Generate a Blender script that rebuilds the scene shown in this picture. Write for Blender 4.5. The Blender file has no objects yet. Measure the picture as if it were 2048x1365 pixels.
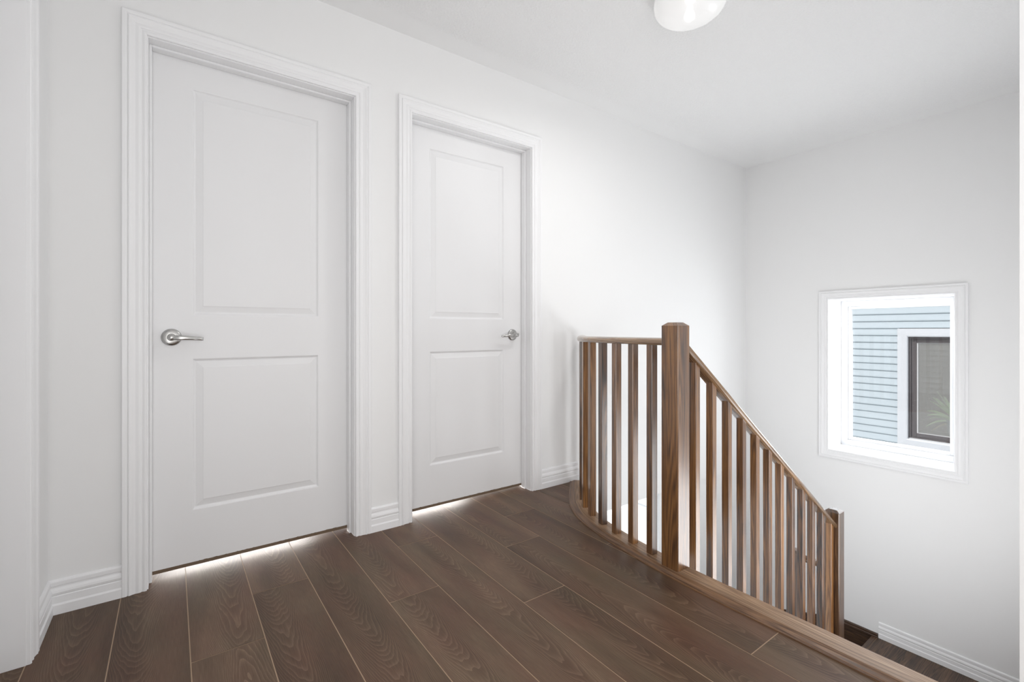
import bpy, bmesh, math, random
from mathutils import Vector, Matrix
random.seed(7)
S = bpy.context.scene
COL = S.collection

# ------------------------------------------------------------------ camera, world, sun, lights, exposure
H = 0.9645
cam_d = bpy.data.cameras.new('camera'); cam = bpy.data.objects.new('camera', cam_d); COL.objects.link(cam)
cam_d.sensor_width = 36.0; cam_d.lens = 16.4637; cam_d.shift_y = -0.01063
cam_d.clip_start = 0.02
cam.location = (0, -2.2037, H)
cam.rotation_euler = (math.pi/2, 0, math.radians(53.984) - math.pi/2)
S.camera = cam

W = bpy.data.worlds.new('sky'); S.world = W; W.use_nodes = True
wn = W.node_tree.nodes; wl = W.node_tree.links
for n in list(wn): wn.remove(n)
wo = wn.new('ShaderNodeOutputWorld'); wb = wn.new('ShaderNodeBackground'); wl.new(wb.outputs[0], wo.inputs[0])
wb.inputs[0].default_value = (0.95, 0.975, 1.0, 1); wb.inputs[1].default_value = 1.1

def light(name, kind, loc, energy, color=(1, 1, 1), target=None, size=1, size_y=None, radius=None):
    d = bpy.data.lights.new(name, kind); d.energy = energy; d.color = color
    o = bpy.data.objects.new(name, d); COL.objects.link(o); o.location = loc
    if kind == 'AREA':
        d.shape = 'RECTANGLE'; d.size = size; d.size_y = size_y or size
    if radius is not None: d.shadow_soft_size = radius
    if target is not None:
        o.rotation_euler = (Vector(target) - Vector(loc)).to_track_quat('-Z', 'Y').to_euler()
    return o

sun = light('sun', 'SUN', (0, 4, 9), 2.7, (1.0, 0.98, 0.95), (6.6, 1.0, 1.0)); sun.data.angle = math.radians(1.5)
# unseen fill panel behind the camera, added to brighten ceiling and walls
light('hallway_fill', 'AREA', (0.65, -3.4, 1.0), 16, (1.0, 0.995, 0.99), (1.8, -1.0, 2.44), 1.7, 1.7)
light('side_fill', 'AREA', (-0.30, -2.05, 1.0), 24.5, (1.0, 0.995, 0.99), (2.8, -1.1, 1.7), 1.3, 1.6)  # added fill left of the camera, out of view; the wall is solid there
light('stair_fill', 'AREA', (2.64, -1.98, 0.05), 37, (0.98, 0.99, 1.0), (3.15, 0, 0.9), 1.4, 2.0)  # added fill over the stairs, lifts the window wall and baluster faces
# daylight through the stair window and the lower floor glazing
light('stair_window_daylight', 'AREA', (4.56, -1.04, 0.62), 19, (0.93, 0.97, 1.0), (1.5, -1.0, 0.2), 0.7, 1.1)
light('lower_floor_daylight', 'AREA', (3.0, 3.4, -1.2), 90, (0.88, 0.94, 1.0), (3.2, 0, -0.9), 2.5, 2.0)

vs = S.view_settings
vs.view_transform = 'Standard'; vs.look = 'None'; vs.gamma = 1; vs.exposure = 0.0
vs.use_curve_mapping = False

# ------------------------------------------------------------------ helpers
def lin(c):
    c = c/255.0
    return c/12.92 if c <= 0.04045 else ((c+0.055)/1.055)**2.4
def rgb(r, g, b): return (lin(r), lin(g), lin(b), 1)

def new_mat(name):
    m = bpy.data.materials.new(name); m.use_nodes = True
    nt = m.node_tree; p = nt.nodes['Principled BSDF']
    return m, nt, p

def plain(name, col, rough=0.5, metal=0.0, bump=None, spec=0.5, coat=0.0):
    m, nt, p = new_mat(name)
    p.inputs['Base Color'].default_value = col; p.inputs['Roughness'].default_value = rough
    p.inputs['Metallic'].default_value = metal; p.inputs['Specular IOR Level'].default_value = spec
    p.inputs['Coat Weight'].default_value = coat
    if bump:
        sc, st, dist = bump
        tc = nt.nodes.new('ShaderNodeTexCoord'); nz = nt.nodes.new('ShaderNodeTexNoise'); bp = nt.nodes.new('ShaderNodeBump')
        nz.inputs['Scale'].default_value = sc; nz.inputs['Detail'].default_value = 3
        bp.inputs['Strength'].default_value = st; bp.inputs['Distance'].default_value = dist
        nt.links.new(tc.outputs['Object'], nz.inputs['Vector']); nt.links.new(nz.outputs['Fac'], bp.inputs['Height'])
        nt.links.new(bp.outputs['Normal'], p.inputs['Normal'])
    return m

def math_node(nt, op, a, b=None):
    n = nt.nodes.new('ShaderNodeMath'); n.operation = op
    for i, v in enumerate((a, b)):
        if v is None: continue
        if isinstance(v, (int, float)): n.inputs[i].default_value = v
        else: nt.links.new(v, n.inputs[i])
    return n.outputs[0]

def ramp(nt, fac, stops):
    r = nt.nodes.new('ShaderNodeValToRGB')
    e = r.color_ramp.elements
    e[0].position, e[0].color = stops[0]; e[1].position, e[1].color = stops[-1]
    for pos, c in stops[1:-1]:
        x = e.new(pos); x.color = c
    nt.links.new(fac, r.inputs[0]); return r.outputs[0]

def oak(name, dark, mid, light_, rough=0.38, per_object=0.20, seed=0.0, coat=0.9):
    """stained oak: grain runs along U of the UV map (metres)"""
    m, nt, p = new_mat(name); L = nt.links
    uv = nt.nodes.new('ShaderNodeUVMap'); oi = nt.nodes.new('ShaderNodeObjectInfo')
    off = nt.nodes.new('ShaderNodeVectorMath'); off.operation = 'ADD'
    cb = nt.nodes.new('ShaderNodeCombineXYZ')
    L.new(math_node(nt, 'MULTIPLY', oi.outputs['Random'], 37.0), cb.inputs[0])
    L.new(math_node(nt, 'MULTIPLY', oi.outputs['Random'], 91.0), cb.inputs[1]); cb.inputs[2].default_value = seed
    L.new(uv.outputs[0], off.inputs[0]); L.new(cb.outputs[0], off.inputs[1])
    def noise(sx, sy, detail, dist=0.0):
        mp = nt.nodes.new('ShaderNodeMapping'); mp.inputs['Scale'].default_value = (sx, sy, 1)
        nz = nt.nodes.new('ShaderNodeTexNoise'); nz.inputs['Scale'].default_value = 1; nz.inputs['Detail'].default_value = detail
        nz.inputs['Distortion'].default_value = dist
        L.new(off.outputs[0], mp.inputs[0]); L.new(mp.outputs[0], nz.inputs['Vector']); return nz.outputs['Fac']
    broad = noise(0.9, 26, 3, 0.3); fine = noise(5, 380, 2); pores = noise(9, 760, 1)
    # flowing cathedral figure
    mp = nt.nodes.new('ShaderNodeMapping'); mp.inputs['Scale'].default_value = (0.9, 20, 1)
    wv = nt.nodes.new('ShaderNodeTexNoise'); wv.inputs['Scale'].default_value = 1; wv.inputs['Detail'].default_value = 1
    L.new(off.outputs[0], mp.inputs[0]); L.new(mp.outputs[0], wv.inputs['Vector'])
    bands = math_node(nt, 'POWER', math_node(nt, 'ABSOLUTE', math_node(nt, 'SINE', math_node(nt, 'MULTIPLY', wv.outputs['Fac'], 42.0))), 1.6)
    f = math_node(nt, 'ADD', math_node(nt, 'MULTIPLY', broad, 0.45), math_node(nt, 'MULTIPLY', fine, 0.42))
    f = math_node(nt, 'ADD', f, math_node(nt, 'MULTIPLY', bands, 0.15))
    f = math_node(nt, 'ADD', f, math_node(nt, 'MULTIPLY', math_node(nt, 'SUBTRACT', oi.outputs['Random'], 0.5), per_object))
    f = math_node(nt, 'SUBTRACT', f, math_node(nt, 'MULTIPLY', math_node(nt, 'GREATER_THAN', pores, 0.60), 0.13))
    c = ramp(nt, f, [(0.32, dark), (0.50, mid), (0.70, light_)])
    L.new(c, p.inputs['Base Color'])
    p.inputs['Roughness'].default_value = rough; p.inputs['Coat Weight'].default_value = coat; p.inputs['Coat Roughness'].default_value = 0.24; p.inputs['Specular IOR Level'].default_value = 0.8 if coat > 0.5 else 0.4
    bp = nt.nodes.new('ShaderNodeBump'); bp.inputs['Strength'].default_value = 0.25; bp.inputs['Distance'].default_value = 0.0008
    L.new(fine, bp.inputs['Height']); L.new(bp.outputs['Normal'], p.inputs['Normal'])
    return m

def laminate(name):
    """brown plank laminate: UV in metres, V across the plank (centred), U along; per-plank shift is in the UVs"""
    m, nt, p = new_mat(name); L = nt.links
    uv = nt.nodes.new('ShaderNodeUVMap'); at = nt.nodes.new('ShaderNodeAttribute'); at.attribute_name = 'plank'
    sp = nt.nodes.new('ShaderNodeSeparateXYZ'); L.new(uv.outputs[0], sp.inputs[0])
    pr = nt.nodes.new('ShaderNodeSeparateXYZ'); L.new(at.outputs['Vector'], pr.inputs[0])
    def noise(sx, sy, detail, dist=0.0, rough=0.5):
        mp = nt.nodes.new('ShaderNodeMapping'); mp.inputs['Scale'].default_value = (sx, sy, 1)
        nz = nt.nodes.new('ShaderNodeTexNoise'); nz.inputs['Scale'].default_value = 1; nz.inputs['Detail'].default_value = detail
        nz.inputs['Distortion'].default_value = dist; nz.inputs['Roughness'].default_value = rough
        L.new(uv.outputs[0], mp.inputs[0]); L.new(mp.outputs[0], nz.inputs['Vector']); return nz.outputs['Fac']
    warp = noise(1.5, 5.0, 2); warp2 = noise(5, 26, 2); fib = noise(18, 420, 2); tone = noise(1.7, 9, 3, 0.4); patch = noise(3.2, 6.5, 2)
    # cathedral arches: contours of u*s + v*v*k + noise
    v2 = math_node(nt, 'MULTIPLY', sp.outputs[1], sp.outputs[1])
    g = math_node(nt, 'ADD', math_node(nt, 'MULTIPLY', sp.outputs[0], 1.15), math_node(nt, 'MULTIPLY', v2, 95.0))
    g = math_node(nt, 'ADD', g, math_node(nt, 'MULTIPLY', warp, 0.85))
    g = math_node(nt, 'ADD', g, math_node(nt, 'MULTIPLY', warp2, 0.14))
    ring = math_node(nt, 'FRACT', math_node(nt, 'MULTIPLY', g, 19.0))
    edge = math_node(nt, 'POWER', ring, 3.0)
    f = math_node(nt, 'ADD', math_node(nt, 'MULTIPLY', tone, 0.55), math_node(nt, 'MULTIPLY', fib, 0.27))
    f = math_node(nt, 'ADD', f, math_node(nt, 'MULTIPLY', edge, 0.20))
    f = math_node(nt, 'ADD', f, math_node(nt, 'MULTIPLY', math_node(nt, 'SUBTRACT', pr.outputs[0], 0.5), 0.10))
    c1 = ramp(nt, f, [(0.22, rgb(60, 45, 33)), (0.42, rgb(88, 71, 54)), (0.60, rgb(110, 91, 72)), (0.80, rgb(148, 126, 103))])
    c2 = ramp(nt, f, [(0.22, rgb(64, 42, 32)), (0.42, rgb(95, 68, 53)), (0.60, rgb(115, 88, 71)), (0.80, rgb(148, 121, 99))])
    mx = nt.nodes.new('ShaderNodeMix'); mx.data_type = 'RGBA'
    red = math_node(nt, 'ADD', math_node(nt, 'MULTIPLY', patch, 2.4), -0.75); red.node.use_clamp = True
    L.new(red, mx.inputs[0]); L.new(c1, mx.inputs[6]); L.new(c2, mx.inputs[7])
    L.new(mx.outputs[2], p.inputs['Base Color'])
    p.inputs['Roughness'].default_value = 0.42; p.inputs['Specular IOR Level'].default_value = 0.3
    bp = nt.nodes.new('ShaderNodeBump'); bp.inputs['Strength'].default_value = 0.12; bp.inputs['Distance'].default_value = 0.0006
    L.new(f, bp.inputs['Height']); L.new(bp.outputs['Normal'], p.inputs['Normal'])
    return m

# ------------------------------------------------------------------ materials
M = {}
M['wall'] = plain('wall_paint', rgb(244, 244, 244), 0.75, bump=(160, 0.05, 0.001), spec=0.25)
M['trim'] = plain('trim_paint', rgb(246, 246, 247), 0.38, spec=0.4)
M['door'] = plain('door_paint', rgb(242, 242, 243), 0.42, spec=0.4, bump=(220, 0.03, 0.0006))
M['raw'] = plain('raw_fibreboard', rgb(118, 100, 82), 0.9, bump=(500, 0.8, 0.002))
M['steel'] = plain('brushed_nickel', rgb(186, 185, 183), 0.26, 1.0)
M['vinyl'] = plain('window_vinyl', rgb(228, 229, 231), 0.35)
M['oak'] = oak('stained_oak', rgb(36, 20, 9), rgb(104, 67, 33), rgb(152, 107, 60), 0.30)
M['oak_shaded'] = oak('shaded_stained_oak', rgb(24, 15, 9), rgb(64, 43, 28), rgb(104, 74, 48), 0.30, 0.2, 6.0)  # darker copy of the post oak; shade on the lower newels is in the colour
M['oak_rail'] = oak('stained_oak_rail', rgb(88, 62, 42), rgb(144, 112, 80), rgb(186, 156, 122), 0.26, 0.1, 2.0)  # lighter than the posts; overhead sheen is partly put into the colour
M['oak_light'] = oak('worn_oak_nosing', rgb(106, 80, 58), rgb(146, 116, 89), rgb(182, 152, 122), 0.45, 0.0, 3.0, 0.2)
M['oak_mould'] = oak('oak_moulding', rgb(72, 48, 30), rgb(112, 82, 58), rgb(142, 106, 74), 0.42, 0.0, 5.0, 0.2)
M['oak_dark'] = oak('dark_oak', rgb(32, 21, 14), rgb(72, 51, 36), rgb(108, 80, 58), 0.40, 0.1, 8.0, 0.25)
M['laminate'] = laminate('laminate_planks')
M['groove'] = plain('plank_groove', rgb(176, 150, 124), 0.6)
M['siding'] = plain('vinyl_siding_blue', rgb(184, 196, 204), 0.6)
M['siding_own'] = plain('vinyl_siding_grey', rgb(222, 216, 210), 0.6)
M['capping'] = plain('aluminium_capping', rgb(206, 210, 216), 0.5)
M['bronze'] = plain('dark_window_frame', rgb(88, 84, 86), 0.5)
M['bead'] = plain('glazing_bead', rgb(205, 206, 208), 0.4)
M['concrete'] = plain('pale_concrete', rgb(250, 250, 248), 0.9)
M['leaf'] = plain('fern_leaf', rgb(205, 248, 175), 0.5)
M['leaf_dry'] = plain('fern_leaf_dry', rgb(214, 190, 130), 0.6)
M['pot'] = plain('blue_glazed_pot', rgb(110, 142, 156), 0.35)
M['room_dark'] = plain('dim_room', rgb(120, 116, 112), 0.9)
M['tile'] = plain('pale_tile', rgb(225, 225, 224), 0.35)

def ceiling_mat():
    m, nt, p = new_mat('stipple_ceiling'); L = nt.links
    p.inputs['Base Color'].default_value = rgb(246, 246, 246); p.inputs['Roughness'].default_value = 0.85; p.inputs['Specular IOR Level'].default_value = 0.2
    tc = nt.nodes.new('ShaderNodeTexCoord'); sp = nt.nodes.new('ShaderNodeSeparateXYZ'); L.new(tc.outputs['Object'], sp.inputs[0])
    n1 = nt.nodes.new('ShaderNodeTexNoise'); n1.inputs['Scale'].default_value = 95; n1.inputs['Detail'].default_value = 4; n1.inputs['Roughness'].default_value = 0.62
    L.new(tc.outputs['Object'], n1.inputs['Vector'])
    # the smooth border left along the walls
    def ss(val, a, b):
        r = nt.nodes.new('ShaderNodeMapRange'); r.interpolation_type = 'SMOOTHSTEP'
        r.inputs[1].default_value = a; r.inputs[2].default_value = b; L.new(val, r.inputs[0]); return r.outputs[0]
    mask = math_node(nt, 'MULTIPLY', ss(math_node(nt, 'MULTIPLY', sp.outputs[1], -1.0), 0.09, 0.15), ss(math_node(nt, 'SUBTRACT', 4.244, sp.outputs[0]), 0.09, 0.15))
    bp = nt.nodes.new('ShaderNodeBump'); bp.inputs['Distance'].default_value = 0.010
    L.new(math_node(nt, 'MULTIPLY', mask, 0.62), bp.inputs['Strength']); L.new(n1.outputs['Fac'], bp.inputs['Height'])
    L.new(bp.outputs['Normal'], p.inputs['Normal']); return m
M['ceiling'] = ceiling_mat()

def glass_mat(name, gloss, tint=(1, 1, 1, 1), body=None, body_w=0.0, see=1.0):
    m, nt, p = new_mat(name); L = nt.links; nt.nodes.remove(p)
    out = nt.nodes['Material Output']; tr = nt.nodes.new('ShaderNodeBsdfTransparent'); gl = nt.nodes.new('ShaderNodeBsdfGlossy')
    tr.inputs[0].default_value = tint; gl.inputs['Roughness'].default_value = 0.02
    mx = nt.nodes.new('ShaderNodeMixShader'); mx.inputs[0].default_value = gloss
    L.new(tr.outputs[0], mx.inputs[1]); L.new(gl.outputs[0], mx.inputs[2]); last = mx.outputs[0]
    if body:
        df = nt.nodes.new('ShaderNodeBsdfDiffuse'); df.inputs[0].default_value = body
        m2 = nt.nodes.new('ShaderNodeMixShader'); m2.inputs[0].default_value = body_w
        L.new(last, m2.inputs[1]); L.new(df.outputs[0], m2.inputs[2]); last = m2.outputs[0]
    L.new(last, out.inputs[0]); return m
M['glass'] = glass_mat('window_glass', 0.03)
M['glass_far'] = glass_mat('screened_glass', 0.30, (0.95, 0.96, 0.96, 1), rgb(190, 190, 188), 0.19)

def shade_mat():
    m, nt, p = new_mat('opal_glass_shade'); L = nt.links
    out = nt.nodes['Material Output']
    p.inputs['Base Color'].default_value = rgb(245, 245, 245); p.inputs['Roughness'].default_value = 0.25
    p.inputs['Emission Color'].default_value = (1, 0.99, 0.97, 1); p.inputs['Emission Strength'].default_value = 0.17
    tr = nt.nodes.new('ShaderNodeBsdfTransparent'); mx = nt.nodes.new('ShaderNodeMixShader'); mx.inputs[0].default_value = 0.85
    L.new(tr.outputs[0], mx.inputs[1]); L.new(p.outputs[0], mx.inputs[2]); L.new(mx.outputs[0], out.inputs[0]); return m
M['shade'] = shade_mat()
def emit(name, col, st):
    m, nt, p = new_mat(name); p.inputs['Emission Color'].default_value = col; p.inputs['Emission Strength'].default_value = st
    p.inputs['Base Color'].default_value = (1, 1, 1, 1); return m
M['bulb'] = emit('frosted_bulb', (1, 0.97, 0.92, 1), 1.8)

# ------------------------------------------------------------------ mesh builders
class MB:
    """collects faces (with UVs in metres, U along the grain) and links them as ONE mesh object"""
    def __init__(self): self.bm = bmesh.new(); self.uv = self.bm.loops.layers.uv.new('UVMap'); self.sm = []
    def face(self, pts, uvs=None, mi=0, smooth=False):
        vs_ = [self.bm.verts.new(p) for p in pts]
        f = self.bm.faces.new(vs_); f.material_index = mi; f.smooth = smooth
        if uvs:
            for l, q in zip(f.loops, uvs): l[self.uv].uv = q
        return f
    def box(self, x0, x1, y0, y1, z0, z1, axis='z', mi=0, M4=None, bev=0.0):
        """axis-aligned box (or transformed by M4) with optional chamfered long edges"""
        b = bmesh.new(); bmesh.ops.create_cube(b, size=1.0)
        for v in b.verts:
            v.co = Vector(((x0+x1)/2+v.co.x*(x1-x0), (y0+y1)/2+v.co.y*(y1-y0), (z0+z1)/2+v.co.z*(z1-z0)))
        if bev: bmesh.ops.bevel(b, geom=b.edges[:], offset=bev, segments=2, affect='EDGES', profile=0.5)
        self._merge(b, axis, mi, M4)
    def _merge(self, b, axis, mi, M4):
        b.normal_update(); ai = 'xyz'.index(axis); o = [i for i in range(3) if i != ai]
        for f in b.faces:
            n = f.normal; k = max(range(3), key=lambda i: abs(n[i]))
            a2 = [i for i in o if i != k]; a2 = a2[0] if k != ai else o[0]
            pts = [v.co.copy() for v in f.verts]
            if k != ai: uvs = [(p[ai], p[a2] + 0.31*k*(1 if n[k] > 0 else 2)) for p in pts]
            else: uvs = [(p[o[0]]*0.2, p[o[1]]) for p in pts]
            if M4: pts = [M4 @ p for p in pts]
            self.face(pts, uvs, mi)
        b.free()
    def sweep(self, path, prof, normals, closed_prof=True, caps=True, mi=0, smooth=False, miter=True, uoff=0.0):
        """sweep a profile [(a,b)] along path; b goes along normal n, a along n x t"""
        path = [Vector(p) for p in path]; n_ = len(path)
        if not isinstance(normals, list): normals = [Vector(normals)]*n_
        rings = []; lens = [0.0]
        for i in range(1, n_): lens.append(lens[-1]+(path[i]-path[i-1]).length)
        for i, p in enumerate(path):
            n = Vector(normals[i]).normalized()
            t0 = (path[i]-path[i-1]).normalized() if i > 0 else None
            t1 = (path[i+1]-path[i]).normalized() if i < n_-1 else None
            t0 = t0 or t1; t1 = t1 or t0
            t = (t0+t1).normalized(); a = n.cross(t).normalized()
            k = 1/max(0.3, t.dot(t0)) if miter else 1
            rings.append([p + a*(u*k) + n*v for u, v in prof])
        m = len(prof); pl = [0.0]
        for j in range(1, m+1): pl.append(pl[-1]+math.hypot(prof[j % m][0]-prof[j-1][0], prof[j % m][1]-prof[j-1][1]))
        grid = [[self.bm.verts.new(q) for q in r] for r in rings]
        for i in range(n_-1):
            for j in range(m if closed_prof else m-1):
                j2 = (j+1) % m
                f = self.bm.faces.new((grid[i][j], grid[i][j2], grid[i+1][j2], grid[i+1][j])); f.material_index = mi; f.smooth = smooth
                for l, q in zip(f.loops, ((lens[i], pl[j]), (lens[i], pl[j+1]), (lens[i+1], pl[j+1]), (lens[i+1], pl[j]))): l[self.uv].uv = (q[0]+uoff, q[1])
        if caps and closed_prof:
            for g, fl in ((grid[0], False), (grid[-1], True)):
                try:
                    f = self.bm.faces.new(g if not fl else g[::-1]); f.material_index = mi
                    for l in f.loops: l[self.uv].uv = (l.vert.co.x*.2, l.vert.co.y+l.vert.co.z)
                except ValueError: pass
    def lathe(self, prof, M4, seg=40, mi=0, smooth=True):
        """prof [(r,h)] revolved about local z, placed by M4"""
        rings = []
        for r, h in prof:
            if r < 1e-6: rings.append([self.bm.verts.new(M4 @ Vector((0, 0, h)))])
            else: rings.append([self.bm.verts.new(M4 @ Vector((r*math.cos(2*math.pi*k/seg), r*math.sin(2*math.pi*k/seg), h))) for k in range(seg)])
        for a, b in zip(rings, rings[1:]):
            for k in range(seg):
                k2 = (k+1) % seg
                if len(a) == 1 and len(b) == 1: continue
                if len(a) == 1: vs_ = (a[0], b[k], b[k2])
                elif len(b) == 1: vs_ = (a[k], a[k2], b[0])
                else: vs_ = (a[k], a[k2], b[k2], b[k])
                f = self.bm.faces.new(vs_); f.smooth = smooth; f.material_index = mi
    def build(self, name, mats, parent=None, origin=None):
        bmesh.ops.recalc_face_normals(self.bm, faces=self.bm.faces[:])
        me = bpy.data.meshes.new(name)
        if origin is not None: bmesh.ops.translate(self.bm, verts=self.bm.verts[:], vec=-Vector(origin))
        self.bm.to_mesh(me); self.bm.free()
        if not isinstance(mats, (list, tuple)): mats = [mats]
        for m in mats: me.materials.append(m)
        o = bpy.data.objects.new(name, me); COL.objects.link(o)
        if parent is not None: o.parent = parent
        if origin is not None: o.location = Vector(origin)
        return o

def tag(o, label=None, cat=None, group=None, kind=None):
    if label: o['label'] = label
    if cat: o['category'] = cat
    if group: o['group'] = group
    if kind: o['kind'] = kind
    return o
def empty(name, loc=(0, 0, 0)):
    o = bpy.data.objects.new(name, None); COL.objects.link(o); o.location = loc; o.empty_display_size = 0.1; return o
def root_at(name, loc):
    """an Empty whose children are built in world coordinates"""
    return empty(name, loc)
def adopt(root, o):
    o.parent = root; o.matrix_parent_inverse = Matrix.Translation(root.location).inverted(); return o

def catmull(P, n=14):
    P = [Vector(p) for p in P]; P = [2*P[0]-P[1]]+P+[2*P[-1]-P[-2]]; out = []
    for i in range(1, len(P)-2):
        for k in range(n):
            t = k/n
            out.append(.5*((2*P[i])+(P[i+1]-P[i-1])*t+(2*P[i-1]-5*P[i]+4*P[i+1]-P[i+2])*t*t+(3*P[i]-P[i-1]-3*P[i+1]+P[i+2])*t**3))
    out.append(P[-2]); return out
def offset2(C, d):
    out = []
    for i, p in enumerate(C):
        t = (C[min(i+1, len(C)-1)]-C[max(i-1, 0)]).normalized()
        out.append(Vector((p.x+d*t.y, p.y-d*t.x, p.z)))
    return out

# ------------------------------------------------------------------ key dimensions
CEIL = 2.44; XC = -0.338; XB = 4.244; T = 0.12
LAND = -1.314; MAIN = -2.815
NX, NY = 1.647, -1.061                    # upper newel
WY0, WY1, WZ0, WZ1 = -1.410, -0.668, 0.019, 1.208    # stair window opening
WALLB_OUT = 4.52
DOORS = [0.3105, 1.3605]; DH = 0.384; DTOP = 2.058

# ------------------------------------------------------------------ structure: walls
b = MB()
xs = [XC-T]
def wall_a(x0, x1, z0, z1): b.box(x0, x1, 0, T, z0, z1)
edges = [XC-T] + [e for c in DOORS for e in (c-DH-0.012, c+DH+0.012)] + [WALLB_OUT]
wall_a(edges[0], edges[1], -0.27, CEIL); wall_a(edges[2], edges[3], -0.27, CEIL); wall_a(edges[4], XB, -0.27, CEIL)
for c in DOORS:
    wall_a(c-DH-0.012, c+DH+0.012, DTOP+0.02, CEIL); wall_a(c-DH-0.012, c+DH+0.012, -0.27, -0.001)
b.box(3.0, XB, 0.018, T, MAIN, -0.27)
tag(b.build('wall_back', M['wall']), 'white painted wall holding the two panel doors', 'wall', kind='structure')

b = MB()
X0, X1 = XB, WALLB_OUT-0.02
b.box(X0, X1, -2.13, WY0, MAIN, CEIL); b.box(X0, X1, WY1, 0.24, MAIN, CEIL)
b.box(X0, X1, WY0, WY1, MAIN, WZ0); b.box(X0, X1, WY0, WY1, WZ1, CEIL)
tag(b.build('wall_right', M['wall']), 'white wall with the stair window', 'wall', kind='structure')

b = MB()
b.box(XC-T, XC, -0.295, T, -0.27, CEIL); b.box(XC-T, XC, -1.105, -0.295, DTOP, CEIL); b.box(XC-T, XC, -4.0, -1.105, -0.27, CEIL)
b.box(XC-T-0.05, XC-T, -4.0, T, -0.27, CEIL)
tag(b.build('wall_left', M['wall']), 'white wall at the left edge with a doorway', 'wall', kind='structure')

b = MB()
b.box(1.62, XB, -2.13, -2.014, MAIN, CEIL)
tag(b.build('wall_front', M['wall']), 'white wall beside the stairs at the right edge', 'wall', kind='structure')
b = MB()
b.box(XC-T, 1.74, -4.12, -4.0, -0.27, CEIL); b.box(1.62, 1.74, -4.0, -2.13, -0.27, CEIL)
tag(b.build('wall_hallway', M['wall']), 'white hallway wall behind the viewpoint', 'wall', kind='structure')

b = MB()
b.box(XC-T, WALLB_OUT-0.02, -4.12, T, CEIL, CEIL+0.1)
tag(b.build('ceiling', M['ceiling']), 'white stippled ceiling with smooth border', 'ceiling', kind='structure')

# ------------------------------------------------------------------ structure: plank floor
inner = catmull([(1.565, -1.95, 0), (1.565, -1.6, 0), (1.565, -1.2, 0), (1.571, -1.05, 0), (1.583, -.93, 0), (1.60, -.80, 0), (1.622, -.67, 0), (1.654, -.545, 0), (1.70, -.425, 0), (1.77, -.31, 0), (1.86, -.205, 0), (2.03, -.03, 0), (2.075, 0.012, 0)])
def floor_edge_x(y):
    """x of the inner edge of the nosing at this y"""
    if y <= inner[0].y: return 1.565
    for p, q in zip(inner, inner[1:]):
        if p.y <= y <= q.y: return p.x+(q.x-p.x)*(y-p.y)/max(1e-6, q.y-p.y)
    return inner[-1].x
b = MB(); pl_layer = b.bm.faces.layers.float_vector.new('plank')
PW, PL = 0.1925, 1.27; first = 0.045; gap = 0.0015
JO = {0: -0.561, 1: -0.265, 2: 0.16, 3: -0.612, 4: -0.222, 5: -0.890, 6: -0.505, 7: -0.226, -1: 0.16, -2: 0.35, -3: 0.2, 8: -0.75, 9: -0.35, 10: -0.1}
YMIN, YMAX = -4.0, 2.4
def plank(x0, x1, y0, y1, w):
    """clip a plank against the curved stair edge with narrow strips, keep it one colour"""
    r = (random.random(), random.random(), random.random()); s = random.choice((-1, 1)); u0 = random.uniform(0, 40); vc = random.uniform(-.05, .05)
    def q(xa, xb_, ya, yb, xc=None, xd=None):
        pts = [(xa, ya, 0), (xb_, ya, 0), (xd if xd is not None else xb_, yb, 0), (xc if xc is not None else xa, yb, 0)]
        f = b.face(pts, [(s*p[1]+u0, p[0]-(x0+x1)/2+vc) for p in pts]); f[pl_layer] = r
    if x1 < 1.50: q(x0, x1, y0, y1); return
    n = max(1, int((y1-y0)/0.03)); 
    for k in range(n):
        ya, yb = y0+(y1-y0)*k/n, y0+(y1-y0)*(k+1)/n
        ea, eb = (floor_edge_x(ya)+0.02, floor_edge_x(yb)+0.02) if yb < 0 else (2.0, 2.0)
        if max(ea, eb) <= x0: continue
        q(x0, max(x0, min(x1, ea)), ya, yb, x0, max(x0, min(x1, eb)))
for k in range(-3, 11):
    xa, xb_ = first+PW*k, first+PW*(k+1)
    lo_x = max(xa+gap, XC-T); hi = xb_-gap
    if hi <= lo_x: continue
    j = JO[k]
    while j > YMIN: j -= PL
    cuts = [YMIN]; j += PL
    while j < YMAX: cuts.append(j); j += PL
    cuts.append(YMAX)
    for a_, c_ in zip(cuts, cuts[1:]):
        if c_-a_ > 0.01: plank(lo_x, hi, a_+gap, c_-gap, PW)
# pale groove bed just below, and the slab
n = 60
for k in range(n):
    ya, yb = -4.0+(4.0)*k/n, -4.0+4.0*(k+1)/n
    b.face([(XC-T, ya, -0.0009), (floor_edge_x(ya)+0.02, ya, -0.0009), (floor_edge_x(yb)+0.02, yb, -0.0009), (XC-T, yb, -0.0009)], mi=1)
b.face([(XC-T, 0, -0.0009), (1.9, 0, -0.0009), (1.9, YMAX, -0.0009), (XC-T, YMAX, -0.0009)], mi=1)
fl = b.build('floor', [M['laminate'], M['groove']])
tag(fl, 'brown wood plank floor of the upper landing', 'floor', kind='structure')
# floor deck (structure under the planks)
b = MB()
n = 40
outer = offset2(inner, 0.112)
for k in range(len(inner)-1):
    p, q = outer[k], outer[k+1]
    p0, q0 = (p.x, p.y), (q.x, q.y)
    for z, mi in ((-0.27, 0),):
        b.face([(XC-T, p.y, z), (p.x, p.y, z), (q.x, q.y, z), (XC-T, q.y, z)])
    b.face([(p.x, p.y, -0.012), (q.x, q.y, -0.012), (q.x, q.y, -0.27), (p.x, p.y, -0.27)])
b.box(XC-T, 1.60, -4.0, inner[0].y, -0.27, -0.002)
b.box(XC-T, 3.2, T, 2.4, -0.27, -0.002)
tag(b.build('floor_deck', M['wall']), 'white edge of the upper floor around the stairwell', 'floor', kind='structure')

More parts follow.
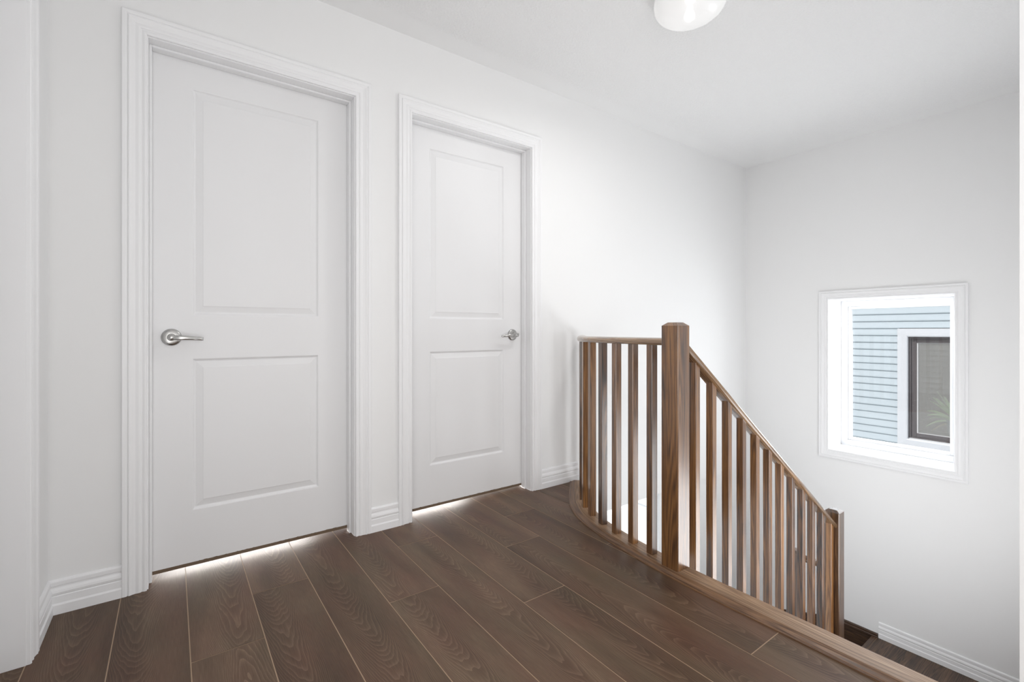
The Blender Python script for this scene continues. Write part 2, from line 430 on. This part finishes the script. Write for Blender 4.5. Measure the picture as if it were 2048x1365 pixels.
# ------------------------------------------------------------------ trim profiles
BASE = [(0, 0), (0, .015), (.031, .015), (.037, .0115), (.060, .0115), (.063, .0095), (.066, .011), (.073, .0125), (.080, .011), (.088, .0065), (.093, .006), (.095, .0085), (.108, .0085), (.113, .006), (.115, .002), (.115, 0)]
CASE = [(0, 0), (0, .008), (.002, .0105), (.006, .0115), (.010, .0105), (.013, .0085), (.016, .0085), (.019, .0115), (.024, .0125), (.033, .011), (.044, .0135), (.050, .0165), (.0525, .0165), (.055, .0125), (.058, .0155), (.062, .0165), (.070, .0165), (.072, .015), (.072, 0)]
def baseboard(name, path, n, kind='structure', label=None):
    """profile height is up (z): path at floor level, n = outward normal list"""
    b = MB()
    # sweep with normal = z (height) and a = outward
    b.sweep(path, [(-t if n > 0 else t, h) for h, t in BASE], (0, 0, 1)); o = b.build(name, M['trim'])
    tag(o, label, 'baseboard', kind='structure'); return o

# baseboards: n x t for n=z, t=+x -> +y ; so outward (-y) is negative a
left_c = DOORS[0]-DH; right_1 = DOORS[0]+DH; left_2 = DOORS[1]-DH; right_2 = DOORS[1]+DH
baseboard('baseboard_left', [(XC, -0.221, 0), (XC, 0, 0), (left_c-0.072, 0, 0)], 1, label='white moulded baseboard turning the left corner')
baseboard('baseboard_back', [(right_1+0.072, 0, 0), (left_2-0.072, 0, 0)], 1, label='short white baseboard between the two door casings')
baseboard('baseboard_railing', [(right_2+0.072, 0, 0), (2.125, 0, 0)], 1, label='white baseboard from the second door to the curved railing')
b = MB(); b.sweep([(XB, -0.995, LAND), (XB, -2.012, LAND)], [(-t, h) for h, t in BASE], (0, 0, 1))
tag(b.build('baseboard_right', M['trim']), 'white baseboard along the lower stair landing', 'baseboard', kind='structure')

# ------------------------------------------------------------------ doors
def panel_rings(b, x0, x1, z0, z1, y, mi=0):
    """sunk ogee moulding and raised field, front face at y, towards +y is deeper"""
    steps = [(0, 0), (.0035, .001), (.006, .005), (.010, .0078), (.013, .0082), (.0155, .0074), (.036, .0025), (.0385, .0012)]
    prev = None
    for ins, dep in steps:
        r = [(x0+ins, y+dep, z0+ins), (x1-ins, y+dep, z0+ins), (x1-ins, y+dep, z1-ins), (x0+ins, y+dep, z1-ins)]
        if prev:
            for i in range(4):
                j = (i+1) % 4; b.face([prev[i], prev[j], r[j], r[i]], mi=mi)
        prev = r
    b.face(prev, mi=mi)

def make_door(name, cx, label, lever_dir):
    root = root_at(name, (cx, 0.1, 0)); tag(root, label, 'door', kind='structure')
    # jamb with stops
    b = MB(); j0, j1 = cx-DH+0.004, cx+DH-0.004; jt = DTOP-0.004
    b.box(cx-DH-0.012, j0, 0.0, T, 0.0005, jt+0.014); b.box(j1, cx+DH+0.012, 0.0, T, 0.0005, jt+0.014); b.box(j0, j1, 0.0, T, jt, jt+0.014)
    b.box(j0, j0+0.009, 0.046, 0.083, 0.0005, jt, bev=0.002); b.box(j1-0.009, j1, 0.046, 0.083, 0.0005, jt, bev=0.002); b.box(j0+0.009, j1-0.009, 0.046, 0.083, jt-0.009, jt, bev=0.002)
    adopt(root, b.build('door_jamb', M['trim']))
    # casing, mitred
    b = MB(); n = (0, -1, 0)
    b.sweep([(cx-DH, 0, 0.0005), (cx-DH, 0, DTOP), (cx+DH, 0, DTOP), (cx+DH, 0, 0.0005)], [(u, v) for u, v in CASE], n)
    adopt(root, b.build('door_casing', M['trim']))
    # leaf
    b = MB(); l0, l1 = j0+0.002, j1-0.002; lz0, lz1 = 0.0135, jt-0.003; y0, y1 = 0.085, 0.119; rb = 0.0135
    pw0, pw1 = cx-0.2435, cx+0.2435; zs = [(0.236, 0.850), (1.025, 1.941)]
    zc = [lz0+rb, zs[0][0], zs[0][1], zs[1][0], zs[1][1], lz1]; xc = [l0, pw0, pw1, l1]
    for i in range(3):
        for k in range(5):
            if i == 1 and k in (1, 3): continue
            b.face([(xc[i], y0, zc[k]), (xc[i+1], y0, zc[k]), (xc[i+1], y0, zc[k+1]), (xc[i], y0, zc[k+1])])
    for z0, z1 in zs: panel_rings(b, pw0, pw1, z0, z1, y0)
    # rough unpainted strip along the sawn bottom edge, ragged upper line
    nseg = 90; ragged = [0]+[random.uniform(-.0022, .0016) for _ in range(nseg-1)]+[0]
    for k in range(nseg):
        xa, xb_ = l0+(l1-l0)*k/nseg, l0+(l1-l0)*(k+1)/nseg
        b.face([(xa, y0-0.0004, lz0), (xb_, y0-0.0004, lz0), (xb_, y0-0.0004, lz0+rb+ragged[k+1]), (xa, y0-0.0004, lz0+rb+ragged[k])], mi=1)
    b.face([(l0, y0, lz0), (l1, y0, lz0), (l1, y0, lz0+rb), (l0, y0, lz0+rb)], mi=1)
    for pts, mi in (([(l0, y0, lz0), (l1, y0, lz0), (l1, y1, lz0), (l0, y1, lz0)], 1), ([(l0, y0, lz1), (l1, y0, lz1), (l1, y1, lz1), (l0, y1, lz1)], 0),
                    ([(l0, y0, lz0), (l0, y1, lz0), (l0, y1, lz1), (l0, y0, lz1)], 0), ([(l1, y0, lz0), (l1, y1, lz0), (l1, y1, lz1), (l1, y0, lz1)], 0),
                    ([(l0, y1, lz0), (l1, y1, lz0), (l1, y1, lz1), (l0, y1, lz1)], 0)):
        b.face(pts, mi=mi)
    adopt(root, b.build('door_leaf', [M['door'], M['raw']]))
    # lever handle
    hx = cx + (-0.311 if lever_dir > 0 else 0.305); hz = 0.936; d = lever_dir
    R = Matrix.Translation((hx, y0, hz)) @ Matrix.Rotation(math.pi/2, 4, 'X')     # local z -> -y
    b = MB(); b.lathe([(0, 0.0105), (.010, .0105), (.024, .0095), (.030, .0075), (.0333, .004), (.034, 0), (0, 0)], R, 48)
    h = b.build('lever_handle', M['steel']); adopt(root, h); h['label'] = 'brushed nickel lever handle'
    b = MB(); b.lathe([(0.0145, .010), (.0135, .014), (.0125, .020), (.0125, .048), (.0115, .054), (.009, .0565), (0, .0575)], R, 32)
    # arm: flattened tapering bar, bowing out then back towards the door
    secs = []
    for k in range(15):
        t = k/14; x = hx+d*(-0.002+0.106*t); y = y0-0.046-0.010*math.sin(math.pi*min(1, t*1.15))+0.004*t
        hh = 0.0105*(1-t)+0.0066*t; ww = 0.0085*(1-t)+0.0050*t; z = hz-0.001-0.006*t*t
        if k == 14: hh *= .9; ww *= .9
        secs.append([b.bm.verts.new((x, y+ww*math.copysign(abs(math.cos(a))**.6, math.cos(a)), z+hh*math.copysign(abs(math.sin(a))**.6, math.sin(a)))) for a in [2*math.pi*q/20 for q in range(20)]])
    for s0, s1 in zip(secs, secs[1:]):
        for q in range(20):
            f = b.bm.faces.new((s0[q], s0[(q+1) % 20], s1[(q+1) % 20], s1[q])); f.smooth = True
    b.bm.faces.new(secs[-1]); b.bm.faces.new(secs[0][::-1])
    lv = b.build('lever', M['steel']); lv.parent = h; lv.matrix_parent_inverse = Matrix.Identity(4)
    lv.location = (0, 0, 0)
    return root
make_door('door_1', DOORS[0], 'white two-panel door on the left, lever handle on its left side', 1)
make_door('door_2', DOORS[1], 'white two-panel door beside the railing, lever handle on its right side', -1)

# left doorway: casing and deep jamb
root = root_at('door_3', (XC-0.05, -0.7, 0)); tag(root, 'white doorway at the far left edge, only casing and jamb seen', 'doorway', kind='structure')
b = MB(); b.sweep([(XC, -1.105, 0.0005), (XC, -1.105, DTOP), (XC, -0.295, DTOP), (XC, -0.295, 0.0005)], CASE, (1, 0, 0)); adopt(root, b.build('door_casing', M['trim']))
b = MB(); b.box(XC-T, XC, -0.297, -0.2945, 0.0005, DTOP); b.box(XC-T, XC, -1.1055, -1.103, 0.0005, DTOP); b.box(XC-T, XC, -1.103, -0.297, DTOP-0.002, DTOP+.001)
adopt(root, b.build('door_jamb', M['trim']))
b = MB(); b.box(XC-T, XC-T+0.034, -1.102, -0.298, 0.012, DTOP-0.004); adopt(root, b.build('door_leaf', M['door']))

# ------------------------------------------------------------------ stair window
root = root_at('window_1', (XB+0.1, (WY0+WY1)/2, WZ0)); tag(root, 'white framed stair window looking onto the blue siding next door', 'window', kind='structure')
b = MB(); yc = [(XB, WY0, WZ0), (XB, WY1, WZ0), (XB, WY1, WZ1), (XB, WY0, WZ1)]
def casing_loop(b, y0, y1, z0, z1, x, prof):
    """closed mitred frame on the plane x (facing -x)"""
    w = [(y0, z0, -1, -1), (y1, z0, 1, -1), (y1, z1, 1, 1), (y0, z1, -1, 1)]
    rings = [[(x-v, y+sy*u, z+sz*u) for u, v in prof] for y, z, sy, sz in w]
    for i in range(4):
        A, B = rings[i], rings[(i+1) % 4]
        for j in range(len(prof)-1): b.face([A[j], A[j+1], B[j+1], B[j]])
casing_loop(b, WY0, WY1, WZ0, WZ1, XB, [(u*0.95, v) for u, v in CASE]); adopt(root, b.build('window_casing', M['trim']))
JX = XB+0.232
b = MB()
b.box(XB-0.001, JX, WY0, WY0+0.004, WZ0, WZ1); b.box(XB-0.001, JX, WY1-0.004, WY1, WZ0, WZ1); b.box(XB-0.001, JX, WY0+.004, WY1-.004, WZ0, WZ0+0.004); b.box(XB-0.001, JX, WY0+.004, WY1-.004, WZ1-0.004, WZ1)
adopt(root, b.build('window_jamb', M['trim']))
def frame4(b, x0, x1, y0, y1, z0, z1, w, bev=0.0):
    b.box(x0, x1, y0, y0+w, z0, z1, bev=bev); b.box(x0, x1, y1-w, y1, z0, z1, bev=bev); b.box(x0, x1, y0+w, y1-w, z0, z0+w, bev=bev); b.box(x0, x1, y0+w, y1-w, z1-w, z1, bev=bev)
b = MB(); frame4(b, JX-0.001, JX+0.06, WY0+.004, WY1-.004, WZ0+.004, WZ1-.004, 0.046, 0.002)
frame4(b, JX+0.010, JX+0.05, WY0+.05, WY1-.05, WZ0+.05, WZ1-.05, 0.020, 0.003)
adopt(root, b.build('window_frame', M['vinyl']))
b = MB(); b.box(JX+0.028, JX+0.032, WY0+.066, WY1-.066, WZ0+.066, WZ1-.066); adopt(root, b.build('window_pane', M['glass']))

# exterior cladding on our own wall (mirrored in the neighbour's glass)
def siding(b, x, out, y0, y1, z0, z1, ztop, ph, holes=()):
    """lapped courses on the plane x; out = -1 faces -x"""
    k = math.floor((ztop-z1)/ph)
    z = ztop-k*ph
    while z > z0:
        segs = [(y0, y1)]
        for hy0, hy1, hz0, hz1 in holes:
            if z-ph < hz1 and z > hz0:
                segs = [s for a_, c_ in segs for s in ((a_, min(c_, hy0)), (max(a_, hy1), c_)) if s[1]-s[0] > 0.001]
        for a_, c_ in segs:
            lo = x+out*0.016; hi = x+out*0.002
            b.face([(lo, a_, z-ph), (lo, c_, z-ph), (lo, c_, z-ph+0.012), (lo, a_, z-ph+0.012)])
            b.face([(lo, a_, z-ph+0.012), (lo, c_, z-ph+0.012), (hi, c_, z), (hi, a_, z)])
            b.face([(lo, a_, z-ph), (lo, c_, z-ph), (x, c_, z-ph), (x, a_, z-ph)])
        z -= ph
b = MB(); siding(b, WALLB_OUT-0.019, 1, -2.6, 5.0, -2.8, 2.6, 1.253, 0.088, [(WY0-0.03, WY1+0.03, WZ0-0.03, WZ1+0.03), (0.42, 2.5, MAIN+0.10, -0.62)])
tag(b.build('wall_exterior', M['siding_own']), 'grey lapped siding on the outside of the stair wall', 'wall', kind='structure')

# ------------------------------------------------------------------ neighbour house seen through the window
NXW = 7.2
root = root_at('neighbour_house', (NXW+0.5, -0.8, -3.2)); tag(root, 'pale blue sided house next door with a dark framed window', 'house')
b = MB(); hole = (-1.36, -0.345, -0.445, 0.996)
siding(b, NXW, -1, -4.0, 1.1, -3.1, 3.4, 1.253, 0.0877, [(hole[0]+.01, hole[1]-.01, hole[2]+.01, hole[3]-.01)])
adopt(root, b.build('siding_wall', M['siding']))
b = MB(); b.box(NXW, NXW+0.25, -4.0, hole[0], -3.2, 3.4); b.box(NXW, NXW+0.25, hole[1], 1.1, -3.2, 3.4); b.box(NXW, NXW+0.25, hole[0], hole[1], -3.2, hole[2]); b.box(NXW, NXW+0.25, hole[0], hole[1], hole[3], 3.4)
b.box(NXW+2.6, NXW+2.8, -4.0, 1.1, -3.2, 3.4); b.box(NXW+0.25, NXW+2.6, 1.0, 1.1, -3.2, 3.4); b.box(NXW+0.25, NXW+2.6, -4.0, -3.9, -3.2, 3.4); b.box(NXW, NXW+2.8, -4.0, 1.1, 3.4, 3.5); b.box(NXW+.25, NXW+2.6, -3.9, 1.0, -0.75, -0.70)
adopt(root, b.build('house_wall', M['room_dark']))
# mitred capping
b = MB(); prof = [(-0.098, .018), (-0.098, .032), (-0.012, .036), (0, .03), (0, -.03)]
w = [(hole[0]+.098, hole[2]+.102, -1, -1), (hole[1]-.098, hole[2]+.102, 1, -1), (hole[1]-.098, hole[3]-.111, 1, 1), (hole[0]+.098, hole[3]-.111, -1, 1)]
rings = [[(NXW-v, y-sy*u, z-sz*u) for u, v in prof] for y, z, sy, sz in w]
for i in range(4):
    A, B = rings[i], rings[(i+1) % 4]
    for j in range(len(prof)-1): b.face([A[j], A[j+1], B[j+1], B[j]])
adopt(root, b.build('window_capping', M['capping']))
fr = MB(); oy0, oy1, oz0, oz1 = hole[0]+.098, hole[1]-.098, hole[2]+.102, hole[3]-.111
frame4(fr, NXW+0.005, NXW+0.06, oy0, oy1, oz0, oz1, 0.024, .002); frame4(fr, NXW+0.020, NXW+0.06, oy0+.024, oy1-.024, oz0+.024, oz1-.024, 0.050, .004)
wf = fr.build('window_frame', M['bronze']); adopt(root, wf)
b = MB(); frame4(b, NXW+0.026, NXW+0.05, oy0+.072, oy1-.072, oz0+.064, oz1-.064, 0.014, .002); b.box(NXW-.004, NXW+.004, oy0, oy1, oz0-.004, oz0+.010)
g = b.build('glazing_bead', M['bead']); adopt(root, g)
b = MB(); b.box(NXW+0.036, NXW+0.040, oy0+.084, oy1-.084, oz0+.076, oz1-.076); adopt(root, b.build('window_pane', M['glass_far']))
# sill inside, where the plant stands
b = MB(); b.box(NXW+0.07, NXW+0.42, oy0-.05, oy1+.02, oz0+.02, oz0+.05); adopt(root, b.build('window_sill', M['vinyl']))

# potted fern on that sill
px, py, pz = NXW+0.20, -0.850, oz0+.0515
root = root_at('potted_fern', (px, py, pz)); tag(root, 'green potted fern in a blue pot on the sill of the window next door', 'plant')
b = MB(); b.lathe([(0, 0), (.075, 0), (.085, .02), (.105, .17), (.108, .20), (.098, .20), (.094, .17), (0, .165)], Matrix.Translation((px, py, pz)), 36); adopt(root, b.build('pot', M['pot']))
def frond(ang, length, lift, droop, mat):
    b = MB(); base = Vector((px, py, pz+.17)); d = Vector((math.cos(ang), math.sin(ang), 0)); sd = Vector((-d.y, d.x, 0)); N = 13
    pt = lambda t: base + d*(length*t) + Vector((0, 0, 1))*(lift*t-droop*t*t)
    b.sweep([pt(k/N) for k in range(N+1)], [(.003, 0), (0, .003), (-.003, 0), (0, -.003)], (0, 0, 1))
    for k in range(2, N+1):
        t = k/N; p = pt(t); L_ = 0.125*(1-0.65*abs(t-.42)*1.4)*(0.40+length)
        tn = (pt(min(1, t+.02))-pt(t-.02)).normalized()
        for s in (-1, 1):
            tip = p + sd*s*L_*.85 + tn*L_*.6 + Vector((0, 0, -L_*.25)); mid = p + (tip-p)*.5; wv = tn*0.017
            b.face([p-wv*.5, mid-wv+Vector((0, 0, .004)), tip, mid+wv+Vector((0, 0, .004))])
            b.face([p-wv*.5+Vector((0, 0, -.001)), mid-wv+Vector((0, 0, .002)), tip+Vector((0, 0, -.001)), mid+wv+Vector((0, 0, .002))])
    adopt(root, b.build('frond', mat))
for ang, ln, lf, dr, mt in ((1.62, .25, .26, .14, 'leaf'), (1.95, .22, .33, .10, 'leaf'), (1.25, .22, .36, .10, 'leaf'), (1.75, .26, .15, .20, 'leaf'), (2.2, .12, .34, .05, 'leaf'), (3.3, .09, .36, .04, 'leaf'),
                            (4.35, .22, .34, .12, 'leaf'), (5.0, .26, .26, .14, 'leaf'), (5.7, .22, .32, .10, 'leaf'), (0.4, .22, .30, .1, 'leaf'), (1.68, .22, .06, .17, 'leaf_dry'), (1.5, .24, .20, .17, 'leaf'), (1.85, .24, .24, .16, 'leaf'), (1.4, .20, .38, .12, 'leaf'), (1.7, .17, .42, .08, 'leaf')):
    frond(ang, ln, lf, dr, M[mt])

b = MB(); b.box(4.4, 14, -9, 9, -3.35, -3.2)
tag(b.build('ground', M['concrete']), 'pale ground between the two houses', 'ground', kind='structure')

# ------------------------------------------------------------------ lower storey seen through the balusters
b = MB(); b.box(1.0, 4.5, -2.13, 5.0, MAIN-0.1, MAIN)
tag(b.build('floor_lower', M['tile']), 'pale floor of the storey below', 'floor', kind='structure')
b = MB(); PY0, PY1, PZ0, PZ1 = 0.42, 2.5, MAIN+0.10, -0.62
b.box(4.30, 4.50, 0.24, PY0, MAIN, -0.27); b.box(4.30, 4.50, PY1, 5.0, MAIN, -0.27); b.box(4.30, 4.50, PY0, PY1, PZ1, -0.27); b.box(4.30, 4.50, PY0, PY1, MAIN, PZ0)
b.box(0.9, 4.5, 5.0, 5.1, MAIN, -0.27); b.box(0.9, 1.0, -2.13, 5.0, MAIN, -0.27)
b.box(0.9, 4.5, 2.4, 5.0, -0.29, -0.27); b.box(3.2, 4.5, 0.12, 2.4, -0.29, -0.27)
tag(b.build('wall_lower', M['wall']), 'white walls of the storey below', 'wall', kind='structure')
root = root_at('window_2', (4.4, 1.4, PZ0)); tag(root, 'overexposed lower window glimpsed between the curved railing balusters', 'window', kind='structure')
b = MB(); frame4(b, 4.36, 4.43, PY0, PY1, PZ0, PZ1, 0.06); b.box(4.37, 4.42, PY0+.06, PY1-.06, -1.085, -1.055); adopt(root, b.build('window_frame', M['vinyl']))
b = MB(); b.box(4.39, 4.394, PY0+.06, PY1-.06, PZ0+.06, PZ1-.06); adopt(root, b.build('window_pane', M['glass']))

# ------------------------------------------------------------------ staircase: flight, landing, winder, skirt
root = root_at('staircase', (2.4, -1.5, LAND)); tag(root, 'dark stained wooden stairs going down from the plank floor to a lower landing', 'staircase')
RISE = -LAND/7; RUN = 0.257; SY0, SY1 = -2.009, -1.102
for k in range(7):
    z = -RISE*k; x = 1.667+RUN*k
    b = MB(); b.box(x-0.008, x+0.010, SY0, SY1, z-RISE, z-0.028); adopt(root, b.build('riser', M['oak_dark']))
    if k < 6:
        zt = z-RISE
        b = MB(); b.box(x+0.010, x+RUN+0.018, SY0, SY1, zt-0.027, zt, 'y', bev=0.006); adopt(root, b.build('tread', M['oak_dark']))
# landing boards run across, towards the window wall
b = MB(); lb = 0.148; y = -0.99; k = 0
b.box(3.22, XB-0.002, -2.009, -0.96, LAND-0.2, LAND-0.001, mi=1)
while y > -2.0085:
    ye = max(-2.009, y-lb)
    cuts = [3.22]+sorted(random.sample([3.4, 3.55, 3.7, 3.85, 4.0, 4.1], 1))+[XB-0.002]
    for xa, xb_ in zip(cuts, cuts[1:]):
        u = random.uniform(0, 30)
        b.face([(xa+.0006, ye+.0006, LAND), (xb_-.0006, ye+.0006, LAND), (xb_-.0006, y-.0006, LAND), (xa+.0006, y-.0006, LAND)], [(xa+u, ye), (xb_+u, ye), (xb_+u, y), (xa+u, y)])
    y = ye; k += 1
b.box(3.29, XB-0.018, -0.99, -0.955, LAND-0.028, LAND+0.0005, 'x', bev=0.006)
adopt(root, b.build('landing', [M['oak_dark'], M['raw']]))
for k, (ya, yb) in enumerate(((-0.96, -0.50), (-0.53, 0.0))):
    z = LAND-RISE*(k+1); b = MB(); b.box(3.22, XB-0.016, ya, yb, z-0.027, z, 'x', bev=0.006); b.box(3.22, XB-0.016, yb-0.05, yb-0.032, z-RISE, z-0.027, 'x'); adopt(root, b.build('tread', M['oak_dark']))
# dark skirt board along the window wall beside the winding steps, with a moulded cap
def skirt_top(y): return -1.289 if y < -0.75 else -1.289-(y+0.75)*0.325
b = MB(); ys = [-0.990, -0.75, -0.4, -0.02]
b.sweep([(XB-0.0015, y, skirt_top(y)) for y in ys], [(0.0, 0.0), (0.010, 0.0), (0.014, -.006), (0.014, -.018), (0.019, -.022), (0.019, -.034), (0.015, -.040), (0.015, -.50), (0, -.50)], (0, 0, 1))
adopt(root, b.build('skirt_board', M['oak_dark']))

# nosing along the stair edge (upper floor): cap, and small moulding against the planks
top = 0.013
capc = [Vector((p.x, p.y, 0)) for p in inner if p.y <= -0.012]
root = root_at('stair_nosing', (1.63, -1.0, 0)); tag(root, 'oak nosing strip edging the plank floor above the stairs and under the curved railing', 'nosing')
b = MB()
b.sweep(capc, [(-.036, -.012), (-.036, top-.001), (-.038, top), (-.112, top), (-.119, top-.004), (-.122, top-.011), (-.122, -.016), (-.112, -.019)], (0, 0, 1))
adopt(root, b.build('nosing_cap', M['oak_light']))
b = MB()
b.sweep(capc, [(0, 0), (0.0, .0035), (-.004, .0048), (-.008, .0042), (-.012, .0052), (-.022, .0105), (-.030, .0128), (-.0345, .0135), (-.0358, .012), (-.0358, 0)], (0, 0, 1))
adopt(root, b.build('base_moulding', M['oak_mould']))

# ------------------------------------------------------------------ railings
def newel(name, x, y, z0, ztop, parent, label=None, mat='oak', w=0.0785):
    """square post with a chamfered flat cap; ztop = top of the flat"""
    h = w/2; ch = 0.0135; inset = 0.017
    b = MB()
    rr = 0.003
    def ring(hh, z, r=rr):
        return [(x+sx*(hh-dx), y+sy*(hh-dy), z) for sx, sy, dx, dy in ((-1, -1, 0, r), (-1, -1, r, 0), (1, -1, r, 0), (1, -1, 0, r), (1, 1, 0, r), (1, 1, r, 0), (-1, 1, r, 0), (-1, 1, 0, r))]
    zs = [(h, z0), (h, ztop-ch), (h-inset, ztop)]
    rings = [ring(*q) for q in zs]
    for A, B in zip(rings, rings[1:]):
        for i in range(8):
            j = (i+1) % 8; c = 0.09*i
            wid = math.dist(A[i][:2], A[j][:2])
            b.face([A[i], A[j], B[j], B[i]], [(A[i][2], c), (A[j][2], c+wid), (B[j][2], c+wid), (B[i][2], c)])
    b.face(rings[-1], [(p[0], p[1]) for p in rings[-1]]); b.face(rings[0][::-1], [(p[0], p[1]) for p in rings[0][::-1]])
    o = b.build(name, M[mat], origin=(x, y, z0)); adopt(parent, o)
    if label: o['label'] = label
    return o

def baluster_mesh(z0, z1, w, slope_cut=0.0):
    """square baluster about local origin; top cut to the rail slope along local x"""
    b = MB(); h = w/2; r = 0.0015
    base = [(-h, -h+r), (-h+r, -h), (h-r, -h), (h, -h+r), (h, h-r), (h-r, h), (-h+r, h), (-h, h-r)]
    A = [(px_, py_, z0) for px_, py_ in base]; B = [(px_, py_, z1-slope_cut*px_) for px_, py_ in base]
    for i in range(8):
        j = (i+1) % 8; wid = math.dist(base[i], base[j]); c = 0.05*i
        b.face([A[i], A[j], B[j], B[i]], [(z0, c), (z0, c+wid), (B[j][2], c+wid), (B[i][2], c)])
    b.face(B, [(p[0], p[1]) for p in B]); b.face(A[::-1], [(p[0], p[1]) for p in A[::-1]])
    return b

RAILW, RAILH = 0.058, 0.031
def rail_prof(w, h):
    """rounded top, small flats below"""
    a = w/2; P = [(-a+.008, 0), (-a+.004, .002), (-a, .008), (-a, .016), (-a+.003, .022), (-a+.009, .027), (-a+.018, h-.001), (0, h)]
    Q = [(-u, v) for u, v in P[-2::-1]]
    return P+Q
def rail_uv_build(path, normals, name, parent, mat='oak'):
    b = MB(); b.sweep(path, rail_prof(RAILW, RAILH), normals, smooth=True); o = b.build(name, M[mat]); adopt(parent, o); return o

ZR = 0.902                                                     # underside of the level rail
centre = offset2([Vector((p.x, p.y, 0)) for p in inner], 0.076)
# blend to the newel axis on the straight part
centre = [Vector((max(p.x, NX-0.004) if p.y < -0.7 else p.x, p.y, 0)) for p in centre if p.y > NY+0.0]
centre = [Vector((NX, NY+0.02, 0))] + [p for p in centre if p.y > NY+0.03 and p.y < -0.002]
acc = [0.0]
for p, q in zip(centre, centre[1:]): acc.append(acc[-1]+(q-p).length)
def at_len(s):
    for i in range(len(acc)-1):
        if acc[i] <= s <= acc[i+1]:
            t = (s-acc[i])/(acc[i+1]-acc[i]); p = centre[i].lerp(centre[i+1], t); d = (centre[i+1]-centre[i]).normalized(); return p, d
    return centre[-1], (centre[-1]-centre[-2]).normalized()

lr = root_at('landing_railing', (NX+0.1, -0.5, 0)); tag(lr, 'dark oak guard railing curving from the wall to the tall square newel post', 'railing')
newel('newel_post', NX, NY, top+0.0004, 0.9955, lr)
rail_uv_build([Vector((p.x, p.y, ZR)) for p in centre], (0, 0, 1), 'handrail', lr, 'oak_rail')
proto = None; BW = 0.0325
s = 0.122-0.018
while s < acc[-1]-0.02:
    p, d = at_len(s); rz = math.atan2(d.y, d.x)
    if proto is None:
        proto = baluster_mesh(top+0.0004, ZR+0.003, BW).build('baluster', M['oak']); o = proto
    else:
        o = proto.copy(); COL.objects.link(o)
    o.location = (p.x, p.y, 0); o.rotation_euler = (0, 0, rz); adopt(lr, o)
    s += 0.1135

sr = root_at('stair_railing', (2.4, NY, -0.6)); tag(sr, 'dark oak stair railing sloping down from the tall newel to the lower newel post', 'railing')
slope = -0.7295
def rail_z(x): return 0.8735+slope*(x-1.704)                    # underside of the sloped rail
N2 = 3.2345
newel('newel_post', N2, NY, LAND+0.002, -0.113, sr, 'lower square newel post at the foot of the sloping rail', 'oak_shaded')
tn = Vector((1, 0, slope)).normalized(); nrm = Vector((-slope, 0, 1)).normalized()
rail_uv_build([Vector((x, NY, rail_z(x))) for x in (1.687, 2.2, 2.7, N2-0.039)], nrm, 'handrail', sr, 'oak_rail')
# side stringer carrying the sloped balusters
b = MB(); sl = 0.7295
pts = [(1.69, -0.10), (3.21, -0.10-sl*1.52), (3.21, -0.42-sl*1.52), (1.69, -0.42)]
y0, y1 = -1.085, -1.037
for y in (y0, y1): b.face([(x, y, z) for x, z in pts], [(x, z) for x, z in pts])
for i in range(4):
    (xa, za), (xb_, zb) = pts[i], pts[(i+1) % 4]
    b.face([(xa, y0, za), (xb_, y0, zb), (xb_, y1, zb), (xa, y1, za)], [(xa, 0), (xb_, 0), (xb_, .05), (xa, .05)])
adopt(sr, b.build('stringer', M['oak_dark']))
proto = None
for k in range(12):
    x = 1.781+0.1258*k
    if proto is None:
        proto = baluster_mesh(-0.99, 0.006, 0.0315, -slope).build('baluster', M['oak']); o = proto
    else:
        o = proto.copy(); COL.objects.link(o)
    o.location = (x, NY, rail_z(x)); adopt(sr, o)

# next, shorter railing below the lower newel, glimpsed between balusters
wr = root_at('winder_railing', (N2, -0.8, LAND)); tag(wr, 'short dark railing and newel of the turning steps, glimpsed between the sloping balusters', 'railing')
newel('newel_post', N2, -0.848, LAND-RISE+0.001, -0.440, wr, None, 'oak_shaded')
rail_uv_build([Vector((N2, NY+0.040, -0.492)), Vector((N2, -0.888, -0.492))], (0, 0, 1), 'handrail', wr)

# ------------------------------------------------------------------ ceiling light
CLX, CLY = 1.84, -1.00
root = root_at('ceiling_light', (CLX, CLY, CEIL)); tag(root, 'round white glass flush-mount ceiling light', 'ceiling light')
b = MB(); D = Matrix.Translation((CLX, CLY, CEIL)) @ Matrix.Rotation(math.pi, 4, 'X')
R0 = 0.152; prof = [(R0*0.93, 0.012), (R0*0.985, .020), (R0, .034), (R0*.985, .052), (R0*.93, .068), (R0*.82, .084), (R0*.66, .097), (R0*.45, .106), (R0*.22, .110), (0, .1115)]
b.lathe(prof, D, 64); adopt(root, b.build('glass_shade', M['shade']))
b = MB(); b.lathe([(0, 0.0), (R0*.90, 0.0), (R0*.90, .014), (R0*.80, .018), (0, .018)], D, 48); adopt(root, b.build('base_plate', M['trim']))
for sx in (-1, 1):
    b = MB(); Bm = Matrix.Translation((CLX+sx*0.05, CLY+sx*0.035, CEIL-0.058)); 
    b.lathe([(0, -.024), (.012, -.021), (.021, -.012), (.024, 0), (.021, .012), (.014, .024), (.012, .036), (0, .036)], Bm, 24); adopt(root, b.build('bulb', M['bulb']))
    light('bulb_light', 'POINT', (CLX+sx*0.05, CLY+sx*0.035, CEIL-0.075), 0.03, (1.0, 0.975, 0.95), radius=0.025)

lamp = light('lamp_glow', 'AREA', (CLX, CLY, CEIL-0.114), 6.5, (1.0, 0.985, 0.97), (CLX, CLY, 0), 0.22); lamp.data.shape = 'DISK'; lamp.visible_camera = False

# rooms behind the two doors: bright, so light leaks under the leaves
for i, c in enumerate(DOORS):
    light('bedroom_daylight', 'AREA', (c, 0.75, 0.10), 15, (1.0, 0.96, 0.92), (c, -0.1, 0.0), 0.7, 0.14)
